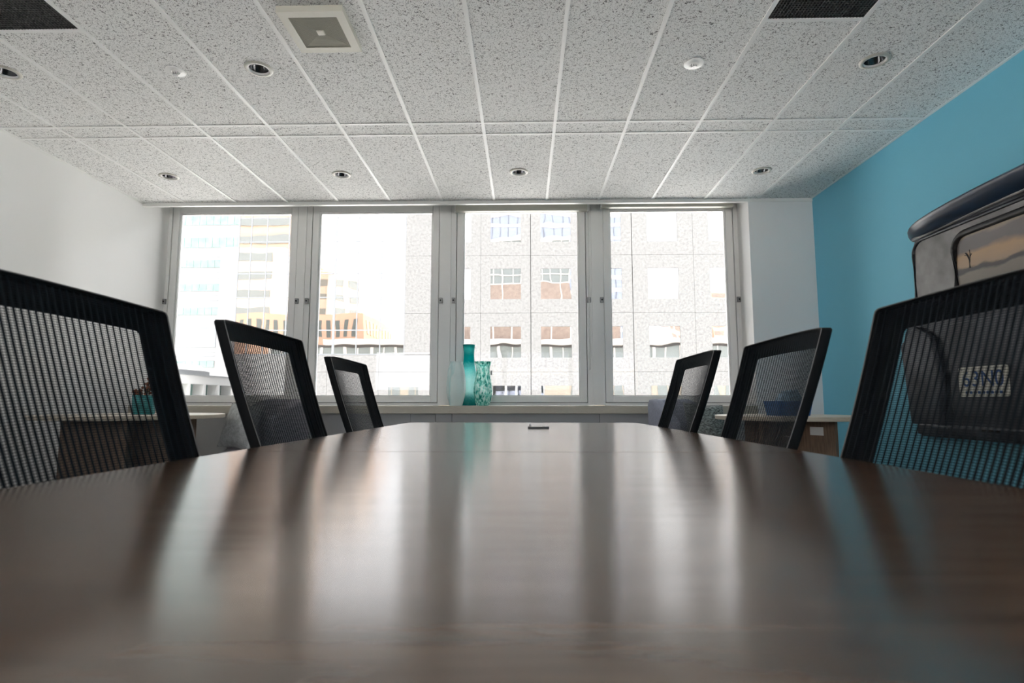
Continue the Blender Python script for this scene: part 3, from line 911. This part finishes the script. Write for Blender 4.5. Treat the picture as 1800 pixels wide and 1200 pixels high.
v2 = vase('bottle_vase', 'tall teal glass bottle vase, tallest of the three on the sill', -.568, 5.80, [(.078, 0), (.080, .02), (.074, .10), (.078, .22), (.074, .34), (.058, .435), (.053, .53), (.060, .60), (.062, .615)], vase_mat('teal_bottle_glass', 'bottle'))
MB().lathe([(.062, .612), (.066, .616), (.062, .620), (.056, .616), (.062, .612)], 32).build('rim', pm('teal_rim', (.0, .22, .22), .1), v2, True, world=False)
v3 = vase('mottled_vase', 'mottled green and white glass vase, right of the teal bottle', -.412, 5.64, [(.055, 0), (.072, .03), (.092, .12), (.090, .19), (.072, .30), (.066, .36), (.078, .41), (.086, .434)], vase_mat('mottled_green_glass', 'mottled'))
MB().box(.075, .090, -.002, .002, .300, .345).build('price_tag', M['panel_grey'], v3, world=False)

# ================================================================== TRUCK WALL ART on the blue wall
M['art_body'] = pm('art_dark_steel', (0.045, 0.048, 0.056), 0.35, metal=0.6, noise=(5, 0.5))
M['art_navy'] = pm('art_navy', (0.008, 0.022, 0.05), 0.3)
M['art_rubber'] = pm('art_gasket', (0.008, 0.008, 0.008), 0.5)
M['art_grey'] = pm('art_worn_panel', (0.24, 0.23, 0.23), 0.45, noise=(6, 0.35))
M['plate'] = pm('plate_enamel', (0.66, 0.64, 0.56), 0.5, noise=(30, 0.12))
M['plate_ink'] = pm('plate_ink', (0.02, 0.08, 0.25), 0.5)
AX = XR
AC = 2.95
art = thing('truck_wall_art', 'dark metal wall art of the back of an old truck on the blue wall', 'wall art', (AX, AC, .6))
half = [(1.16, .60), (1.19, .66), (1.215, .86), (1.21, 1.04), (1.28, 1.25), (1.25, 1.34), (1.145, 1.42), (1.12, 1.63), (1.11, 1.92), (1.06, 2.02), (.98, 2.045)]
poly = [(AC + s_, z) for s_, z in half] + [(AC - s_, z) for s_, z in half[::-1]]
XF = Matrix(((0, 0, -1, AX), (1, 0, 0, 0), (0, 1, 0, 0), (0, 0, 0, 1)))     # (a, b, depth) -> (AX - depth, a, b)
MB().prism(poly, .002, .045, XF).build('body', M['art_body'], art, bevel=.012)
def loft_rim(pts, r_, name, mat, depth):
    MB().tube([(AX - depth, a, b_) for a, b_ in pts], r_, 8, close=True).build(name, mat, art, True)
def rrect(a0, a1, b0, b1, rad, n_=6):
    P = []
    for (ca, cb, q) in ((a1 - rad, b1 - rad, 0), (a0 + rad, b1 - rad, 90), (a0 + rad, b0 + rad, 180), (a1 - rad, b0 + rad, 270)):
        for i in range(n_ + 1):
            an = math.radians(q + 90 * i / n_)
            P.append((ca + rad * math.cos(an), cb + rad * math.sin(an)))
    return P
# cab panel rim and worn grey panel
cab = rrect(AC - 1.085, AC + 1.085, 1.40, 1.965, .10)
MB().prism(cab, .045, .052, XF).build('cab_panel', M['art_grey'], art)
loft_rim(cab, .013, 'cab_rim', M['art_body'], .052)
win = rrect(AC - .70, AC + .70, 1.44, 1.895, .10)
loft_rim(win, .022, 'window_gasket', M['art_rubber'], .056)
# landscape print in the rear window
m, t, b = new_mat('landscape_print')
g = t.nodes.new('ShaderNodeNewGeometry'); sp = t.nodes.new('ShaderNodeSeparateXYZ'); t.links.new(g.outputs['Position'], sp.inputs[0])
n = t.nodes.new('ShaderNodeTexNoise'); n.inputs['Scale'].default_value = 5; n.inputs['Detail'].default_value = 6
mp = t.nodes.new('ShaderNodeMapping'); mp.inputs['Scale'].default_value = (1, 1, 2.6)
t.links.new(g.outputs['Position'], mp.inputs[0]); t.links.new(mp.outputs[0], n.inputs['Vector'])
ma = t.nodes.new('ShaderNodeMath'); ma.operation = 'MULTIPLY_ADD'; ma.inputs[1].default_value = .18
t.links.new(n.outputs['Fac'], ma.inputs[0])
mr = t.nodes.new('ShaderNodeMapRange'); mr.inputs['From Min'].default_value = 1.44; mr.inputs['From Max'].default_value = 1.90
mr.inputs['To Min'].default_value = -.09; mr.inputs['To Max'].default_value = .91
t.links.new(sp.outputs['Z'], mr.inputs['Value']); t.links.new(mr.outputs[0], ma.inputs[2])
r = t.nodes.new('ShaderNodeValToRGB'); e = r.color_ramp.elements
e[0].position = .0; e[0].color = (.16, .14, .12, 1); e[1].position = 1; e[1].color = (.40, .33, .26, 1)
for p_, c_ in ((.42, (.22, .19, .16)), (.46, (.06, .055, .055)), (.50, (.07, .06, .06)), (.53, (.42, .30, .20)), (.66, (.50, .33, .19)), (.74, (.17, .15, .15)), (.90, (.20, .18, .18)), (.95, (.42, .35, .27))):
    x = e.new(p_); x.color = c_ + (1,)
t.links.new(ma.outputs[0], r.inputs['Fac']); t.links.new(r.outputs[0], b.inputs['Base Color']); b.inputs['Roughness'].default_value = .35
M['print'] = m
wp = MB().prism(rrect(AC - .69, AC + .69, 1.45, 1.885, .09), .052, .056, XF).build('window_picture', M['print'], art)
tr_ = MB()
for pts, r_ in (([(3.535, 1.665), (3.532, 1.715), (3.545, 1.745), (3.56, 1.765)], .006), ([(3.532, 1.715), (3.525, 1.75), (3.528, 1.778)], .0035), ([(3.545, 1.745), (3.570, 1.752)], .0025), ([(3.53, 1.73), (3.512, 1.752)], .002)):
    tr_.tube([(AX - .056, a, b_) for a, b_ in pts], r_, 5)
tr_.build('picture_tree', pm('print_dark', (.05, .047, .047), .5), wp)
# roof visor: a drooping lip that stands off the wall
vs_ = MB()
def visor(a, s_):
    q = 2 * a - 1
    y = AC + 1.17 * q * (1 - .02 * abs(q))
    e_ = max(0, 1 - abs(q) ** 9)
    prof = [(.002, 1.975), (.035, 1.968), (.08, 1.982), (.12, 2.018), (.148, 2.058), (.150, 2.068), (.12, 2.088), (.002, 2.125)]
    i = s_ * (len(prof) - 1); j = min(int(i), len(prof) - 2); w_ = i - j
    d = prof[j][0] * (1 - w_) + prof[j + 1][0] * w_; z = prof[j][1] * (1 - w_) + prof[j + 1][1] * w_
    zc = 2.03
    z = zc + (z - zc) * (.35 + .65 * e_) + .05 * (1 - q * q) - .015
    return (AX - .002 - d * (.25 + .75 * e_), y, z)
vs_.grid(visor, 40, 21)
vs_.add([visor(0, j / 21) for j in range(22)], [tuple(range(22))]); vs_.add([visor(1, j / 21) for j in range(22)], [tuple(range(21, -1, -1))])
vs_.build('roof_visor', M['art_navy'], art, True)
MB().tube([(AX - .05, AC - 1.08 + 2.16 * k / 20, 1.985 + .03 * math.sin(PI * k / 20)) for k in range(21)], .016, 8).build('roof_gutter', M['art_grey'], art, True)
# lower body: fenders, tailgate, bumper
for s_ in (-1, 1):
    fp = [(AC + s_ * 1.20, .68), (AC + s_ * 1.26, 1.24), (AC + s_ * 1.10, 1.37), (AC + s_ * .93, 1.28), (AC + s_ * .86, .95), (AC + s_ * .90, .68)]
    MB().prism(fp, .045, .085, XF).build('fender', M['art_body'], art, bevel=.02)
MB().prism(rrect(AC - .82, AC + .82, .74, 1.34, .05), .045, .062, XF).build('tailgate', M['art_body'], art, bevel=.008)
bp_ = MB().box(AX - .11, AX - .045, AC - 1.10, AC + 1.10, .615, .685).build('bumper', M['art_body'], art, bevel=.012)
for k in range(5):
    MB().box(AX - .114, AX - .110, AC + .95 - k * .42 - .15, AC + .95 - k * .42, .660, .672).build('bumper_strip', M['chrome'], bp_)
# licence plate
pt = MB().prism(rrect(3.312, 3.688, .868, 1.052, .018), .062, .068, XF).build('licence_plate', M['plate'], art, bevel=.002)
off = pt.parent.location
for k, ch_ in enumerate('63N0'):
    fc = bpy.data.curves.new('plate_text', 'FONT'); fc.body = ch_; fc.size = .135; fc.extrude = .0012; fc.align_x = 'CENTER'; fc.align_y = 'CENTER'
    fo = bpy.data.objects.new('plate_text', fc); COL.objects.link(fo)
    bpy.context.view_layer.update()
    me = bpy.data.meshes.new_from_object(fo.evaluated_get(bpy.context.evaluated_depsgraph_get()))
    bpy.data.objects.remove(fo)
    me.materials.clear(); me.materials.append(M['plate_ink'])
    # text x runs towards -y (reading direction seen from the room), text y is up, text z towards the room
    me.transform(Matrix(((0, 0, -1, 0), (-1, 0, 0, 0), (0, 1, 0, 0), (0, 0, 0, 1))))
    po_ = bpy.data.objects.new('plate_digit', me); COL.objects.link(po_)
    po_.parent = pt; po_.location = (AX - .0695 - off.x, (3.625, 3.55, 3.46, 3.375)[k] - off.y, .972 - off.z)
ps = MB()
for k in range(9):
    ps.box(AX - .0695, AX - .068, 3.36 + k * .032, 3.36 + k * .032 + .020, .885, .902)
ps.build('plate_small_print', M['plate_ink'], pt)
for yy in (3.345, 3.655):
    MB().lathe([(.006, 0), (.006, .003)], 10, Matrix.Translation((AX - .068, yy, 1.035)) @ Matrix.Rotation(-PI / 2, 4, 'Y'), cap=True).build('plate_bolt', M['steel'], pt)

# ================================================================== OUTSIDE
o = MB().box(-140, 140, -140, 150, -.6, -.35).build('plaza', M['street'])  # added just below sill level, out of view, to bounce daylight up indoors
tag(o, 'pale concrete plaza outside, between the office buildings', 'plaza', kind=ST)

# ---- granite tower with mirror glazing across the street
YM = 36.0
gt = thing('granite_tower', 'pale granite office tower with square mirrored windows and a glass curtain wall', 'building', (-2, YM, -9))
MB().box(-18.7, 22.6, YM + .35, YM + 14, -9, 17.7).build('core', M['joint'], gt)
JX = [-6.02, -2.81, .41, 3.63, 6.93, 10.85, 14.80, 18.7, 22.6]
WX = [(-5.40, -3.46), (-2.18, -.22), (1.06, 3.01), (4.29, 6.25), (7.93, 9.87), (11.87, 13.81), (15.8, 17.74), (19.7, 21.64)]
JZ = [-9.0, -4.84, -1.08, 2.69, 6.45, 10.21, 13.97, 17.7]
GAP = .007
def gp(x): return .020 if x in (.41, 6.93) else GAP
def slab(x0, x1, z0, z1):
    MB().box(x0 + GAP, x1 - GAP, YM, YM + .30, z0 + GAP, z1 - GAP).build('granite_panel', M['granite'], gt)
def bay(x0, x1, z0, z1, wx0, wx1, wz0, wz1):
    q = MB(); x0 += gp(x0); x1 -= gp(x1); z0 += GAP; z1 -= GAP
    O_ = [(x0, z0), (x1, z0), (x1, z1), (x0, z1)]; I_ = [(wx0, wz0), (wx1, wz0), (wx1, wz1), (wx0, wz1)]
    vs = [(a, YM, c_) for a, c_ in O_] + [(a, YM, c_) for a, c_ in I_] + [(a, YM + .30, c_) for a, c_ in O_] + [(a, YM + .30, c_) for a, c_ in I_]
    fs = []
    for k in range(4):
        k2 = (k + 1) % 4
        fs += [(k, k2, 4 + k2, 4 + k), (8 + k2, 8 + k, 12 + k, 12 + k2), (k2, k, 8 + k, 8 + k2), (4 + k, 4 + k2, 12 + k2, 12 + k)]
    q.add(vs, fs).build('granite_panel', M['granite'], gt)
    MB().box(wx0 - .02, wx1 + .02, YM + .05, YM + .08, wz0 - .02, wz1 + .02).build('window_pane', M['mirror_glass'], gt)
for i in range(len(JX) - 1):
    for j in range(len(JZ) - 1):
        z0, z1 = JZ[j], JZ[j + 1]
        wz = z1 - 2.86 if j else -8
        bay(JX[i], JX[i + 1], z0, z1, WX[i][0], WX[i][1], z1 - 2.86 if j else -7.7, z1 - .87 if j else -5.7)
for j in range(3, len(JZ) - 1):
    slab(-7.68, -6.02, max(JZ[j], 3.8) if j == 3 else JZ[j], JZ[j + 1])
# granite below the curtain wall
for (x0, x1) in ((-18.7, -15.8), (-15.8, -12.6), (-12.6, -9.28)):
    slab(x0, x1, 2.69, 3.78); slab(x0, x1, -1.08, 2.69); slab(x0, x1, -4.84, -1.08); slab(x0, x1, -9, -4.84)
slab(-9.28, -6.02, 2.69, 3.78)
bay(-9.28, -6.02, -1.08, 2.69, -8.65, -6.73, -.17, 1.74)
slab(-9.28, -6.02, -4.84, -1.08); slab(-9.28, -6.02, -9, -4.84)
# curtain wall panes
CX = [-18.70, -17.89, -16.84, -15.38, -13.81, -12.28, -10.79, -9.26, -7.70]
CZ = [3.82, 5.38, 7.52, 9.09, 11.21, 12.81, 15.0, 17.7]
for i in range(len(CX) - 1):
    for j in range(len(CZ) - 1):
        MB().box(CX[i] + .012, CX[i + 1] - .012, YM + .04, YM + .07, CZ[j] + .012, CZ[j + 1] - .012).build('curtain_pane', M['mirror_curtain'], gt)
for i, x in enumerate(CX):
    w_ = .075 if i == 5 else .034
    MB().box(x - w_, x + w_, YM + .01, YM + .06, 3.80, 17.7).build('mullion', M['mullion_ext'], gt)
for z in CZ:
    MB().box(-18.7, -7.70, YM + .025, YM + .06, z - .034, z + .034).build('transom', M['mullion_ext'], gt)

# ---- white banded office building, far left
YO = 62.0
wb = thing('white_office_block', 'white office block with teal ribbon windows behind the granite tower', 'building', (-40, YO, -9))
MB().box(-62, -27, YO, YO + 16, -9, 42).build('wall', M['bwhite'], wb)
bands = [(31.0, 32.2, -31.9), (28.6, 29.8, -31.9), (26.1, 27.3, -31.9), (23.3, 24.5, -31.9), (20.72, 21.78, -31.95), (18.10, 19.24, -31.95), (15.80, 16.62, -33.95), (13.14, 13.88, -33.97), (10.42, 11.22, -34.0), (4.58, 5.24, -34.25), (1.6, 2.3, -34.3)]
for z0, z1, xr in bands:
    rb = MB().box(-50, xr, YO - .03, YO + .03, z0 - .05, z1 + .05).build('ribbon_window', M['bwhite2'], wb)
    x = xr - .05
    while x > -44:
        wdt = .80
        MB().box(x - wdt + .05, x, YO - .06, YO - .02, z0, z1).build('pane', M['teal_glass'], rb)
        x -= wdt
lv = MB().box(-50, -34.2, YO - .05, YO, 6.78, 8.92).build('louvre_panel', M['louvre'], wb)
for zz in (22.6, 23.0, 19.7, 20.2, 17.0, 17.5, 15.2, 14.5, 12.6, 12.0, 9.9, 9.4, 6.2, 5.75):
    MB().box(-50, -34.1, YO - .02, YO, zz, zz + .05).build('cladding_joint', M['louvre'], wb)
MB().box(-33.9, -28.0, YO - .5, YO, -9, 18.0).build('pier', M['bwhite2'], wb)

# ---- low arcade building seen end-on at the lower left
ab = thing('arcade_building', 'low white arcade with deep openings, seen below the banded office block', 'building', (-26, 40, -9))
AX0 = -22.55
MB().box(-34, AX0 - .9, 32, 50, -9, 2.62).build('rear_wall', M['arcade_white'], ab)
MB().box(AX0 - .9, AX0, 32, 50, 2.02, 2.62).build('parapet', M['arcade_white'], ab)
MB().box(AX0 - .9, AX0, 32, 50, -9, -.9).build('base_wall', M['arcade_white'], ab)
y = 32.2
while y < 50:
    MB().box(AX0 - .9, AX0, y, y + .26, -.9, 2.02).build('pillar', M['arcade_white'], ab)
    MB().box(AX0 - .88, AX0 - .80, y + .26, y + 1.86, -.9, 2.02).build('arcade_window', M['teal_glass'], ab)
    y += 1.86
MB().box(AX0 - .02, AX0 + .05, 32, 50, 2.60, 2.68).build('coping', M['louvre'], ab)
ph = MB().prism([(-26.6, 2.62), (-23.0, 2.62), (-23.0, 3.0), (-23.5, 3.40), (-26.2, 3.46), (-26.6, 3.2)], 37.4, 40.8, Matrix(((1, 0, 0, 0), (0, 0, 1, 0), (0, 1, 0, 0), (0, 0, 0, 1)))).build('roof_penthouse', M['arcade_white'], ab)
MB().box(-23.0, -22.96, 37.3, 41.0, 2.62, 2.95).build('roof_glass_rail', M['louvre'], ab)

# ---- the building this room belongs to: seen back in the mirror glazing
ob_ = thing('podium_building', 'beige podium building with a white canopy, mirrored in the granite tower windows', 'building', (-4, 5, -9))
for (x0, x1, z0, z1) in ((-30, XL - .16, -9, 4.15), (2.99, 30, -9, 4.15), (XL - .16, 2.99, -9, -.13), (XL - .16, 2.99, 3.15, 4.15)):
    MB().box(x0, x1, 6.05, 6.30, z0, z1).build('street_wall', M['beige'], ob_)
MB().box(XL - .16, 2.99, 6.05, 6.30, -.13, .79).build('street_wall', M['beige'], ob_)
MB().box(2.27, 2.99, 6.05, 6.30, .79, 3.15).build('street_wall', M['beige'], ob_)
for k in list(range(-9, -1)) + list(range(3, 11)):
    x = -1.2 + k * 2.5 + (0 if k > 0 else -1.5)
    u_ = MB().box(x - .85, x + .85, 6.28, 6.34, .85, 2.9).build('street_window', M['grey_glass'], ob_)
    MB().box(x - .06, x + .06, 6.34, 6.38, .85, 2.9).build('frame_bar', M['beige'], u_)
MB().box(-30, 30, 5.0, 6.10, 4.15, 4.30).build('floor_band', M['beige'], ob_)
for k in range(20):
    x = -30 + 3.0 * k
    u_ = MB().box(x + .16, x + 2.84, 5.9, 5.95, 5.75, 7.15).build('clerestory_window', M['grey_glass'], ob_)
    MB().box(x + .16, x + 2.84, 5.9, 5.98, 4.30, 5.65).build('blind_panel', M['beige'], ob_)
    MB().box(x - .16, x + .16, 5.85, 6.10, 4.30, 7.15).build('frame_post', M['canopy'], ob_)
    MB().box(x + .16, x + 2.84, 5.88, 6.02, 5.65, 5.75).build('frame_rail', M['canopy'], ob_)
    MB().box(x + 1.42, x + 1.56, 5.88, 6.02, 5.75, 7.15).build('frame_bar', M['canopy'], u_)
MB().box(-30, 30, 5.0, 6.05, 7.15, 7.45).build('soffit', M['soffit'], ob_)
MB().box(-23.5, 30, 4.8, 6.85, 7.45, 8.05).build('canopy', M['canopy'], ob_)
MB().box(-30, 30, -1.9, 5.0, 3.3, 7.45).build('floors', M['soffit'], ob_)
MB().box(-10.5, 11.5, -1.9, 4.2, 8.05, 12.2).build('brick_storey', M['brick'], ob_)
MB().box(-6.2, 5.6, -1.9, 4.1, 12.2, 15.1).build('brick_storey', M['brick'], ob_)
MB().box(-6.2, 5.6, -1.9, 4.0, 15.1, 20.4).build('glazed_storey', M['grey_glass'], ob_)
for k in range(11):
    x = -6.2 + 1.18 * k
    MB().box(x - .06, x + .06, 4.0, 4.15, 12.2 if k % 3 == 0 else 15.1, 20.4).build('white_bar', M['canopy'], ob_)
    if k % 2 == 0:
        MB().box(x - .10, x + .10, 4.2, 4.3, 8.05, 12.2).build('white_bar', M['canopy'], ob_)
for z in (15.1, 16.2, 18.0, 19.2, 20.4):
    MB().box(-6.2, 5.6, 4.0, 4.14, z - .06, z + .06).build('white_bar', M['canopy'], ob_)

# ---- further buildings behind, mirrored in the glazing
og = thing('orange_building', 'orange terracotta block with tall slots, mirrored in the curtain wall', 'building', (-31, -10, -9))
MB().box(-41, -21.3, -17, -2, -9, 12.4).build('wall', M['orange'], og)
for k in range(16):
    MB().box(-40.2 + k * 1.17, -39.65 + k * 1.17, -2.05, -1.97, 9.3, 11.6).build('slot_window', M['dark_glass'], og)
for k in range(9):
    MB().box(-21.35, -21.2, -4 - k * 1.7, -3.3 - k * 1.7, 9.9, 11.6).build('slot_window', M['tan'], og)
MB().box(-21.3, -14.0, -17, -6, -9, 9.2).build('wing', M['orange'], og)
for k in range(3):
    MB().box(-33 + k * 4.2, -31.2 + k * 4.2, -2.05, -1.97, 6.4, 7.3).build('window', M['grey_glass'], og)
MB().box(-16.8, -15.6, -9, -8, 9.2, 10.2).build('roof_plant', M['grey_glass'], og)
tt = thing('tan_tower', 'tan tower with white piers, mirrored in the curtain wall', 'building', (-42, -44, -9))
MB().prism([(-55, -39), (-38.5, -39), (-33.6, -43), (-33.6, -56), (-55, -56)], -9, 26.5).build('wall', M['tan_light'], tt)
MB().prism([(-55, -40), (-40.5, -40), (-36.5, -44), (-36.5, -55), (-55, -55)], 26.5, 29).build('roof_storey', M['canopy'], tt)
for k in range(8):
    z = 3.5 + k * 2.9
    for q in range(3):
        MB().box(-52.6 + q * 4.8, -48.9 + q * 4.8, -39.05, -38.9, z, z + 1.2).build('window', M['grey_glass'], tt)
    d = Vector((4.9, -4.0, 0)).normalized(); nn = Vector((4.0, 4.9, 0)).normalized()
    for q in range(2):
        a = Vector((-38.2, -39.2, 0)) + d * (.4 + q * 3.0)
        b_ = a + d * 2.2
        w_ = MB()
        w_.prism([(a - nn * .1)[:2], (b_ - nn * .1)[:2], (b_ + nn * .08)[:2], (a + nn * .08)[:2]], z, z + 1.2)
        w_.build('window', M['grey_glass'], tt)
for x in (-53, -48.3, -43.5, -38.9):
    MB().box(x - .35, x + .35, -39.2, -38.75, -9, 26.5).build('pier', M['canopy'], tt)
for q in (.1, 2.9, 5.8):
    a = Vector((-38.5, -39, 0)) + Vector((4.9, -4.0, 0)).normalized() * q
    MB().box(a.x - .3, a.x + .3, a.y - .3, a.y + .3, -9, 26.5).build('pier', M['canopy'], tt)
bt = thing('striped_tower', 'beige tower with grey window stripes, mirrored at the left of the curtain wall', 'building', (-44, -22, -9))
MB().box(-52, -40.6, -34, -18, -9, 25.8).build('wall', M['tan_light'], bt)
MB().box(-52, -38.1, -34, -18.2, 25.8, 48).build('upper_wall', M['tan'], bt)
MB().box(-40.6, -39.0, -34, -18.1, -9, 25.8).build('pier', M['canopy'], bt)
for k in range(12):
    z = 5.6 + k * 3.0
    sg = MB().box(-51.8, -41.0 if z < 25 else -38.4, -18.05 if z < 25 else -18.25, -17.9, z, z + 1.25).build('window_stripe', M['grey_glass'], bt)
bu = thing('blue_tower', 'blue glass tower with white floor bands, mirrored in the upper windows', 'building', (6, -66, -9))
MB().box(-9.8, 23.4, -76, -58, -9, 62).build('glass_core', M['blue_band'], bu)
for k in range(19):
    z = 4 + k * 3.1
    MB().box(-9.9, 23.5, -58.2, -57.7, z, z + .85).build('floor_band', M['canopy'], bu)
for k in range(17):
    MB().box(-9.8 + k * 2.05, -9.7 + k * 2.05, -58.1, -57.9, -9, 62).build('mullion', M['louvre'], bu)
gb = thing('grey_tower', 'grey stepped tower mirrored in the right-hand windows', 'building', (34, -62, -9))
MB().prism([(33.2, -9), (41, -9), (41, 27.5), (36, 26.8), (33.2, 24.6)], 58, 70, Matrix(((1, 0, 0, 0), (0, 0, -1, 0), (0, 1, 0, 0), (0, 0, 0, 1)))).build('wall', M['tan_light'], gb)
for k in range(11):
    z = -2 + k * 2.4
    for q in range(5):
        MB().box(33.6 + q * 1.5, 34.6 + q * 1.5, -58.05, -57.9, z, z + 1.3).build('window', M['brick'], gb)
gb2 = thing('brown_tower', 'slim brown tower mirrored in the rightmost windows', 'building', (45, -62, -9))
MB().box(43.3, 46.2, -70, -58, -9, 26.4).build('wall', M['tan'], gb2)
for k in range(14):
    MB().box(43.5, 46.0, -58.05, -57.9, -4 + k * 2.2, -2.9 + k * 2.2).build('window', M['brick'], gb2)
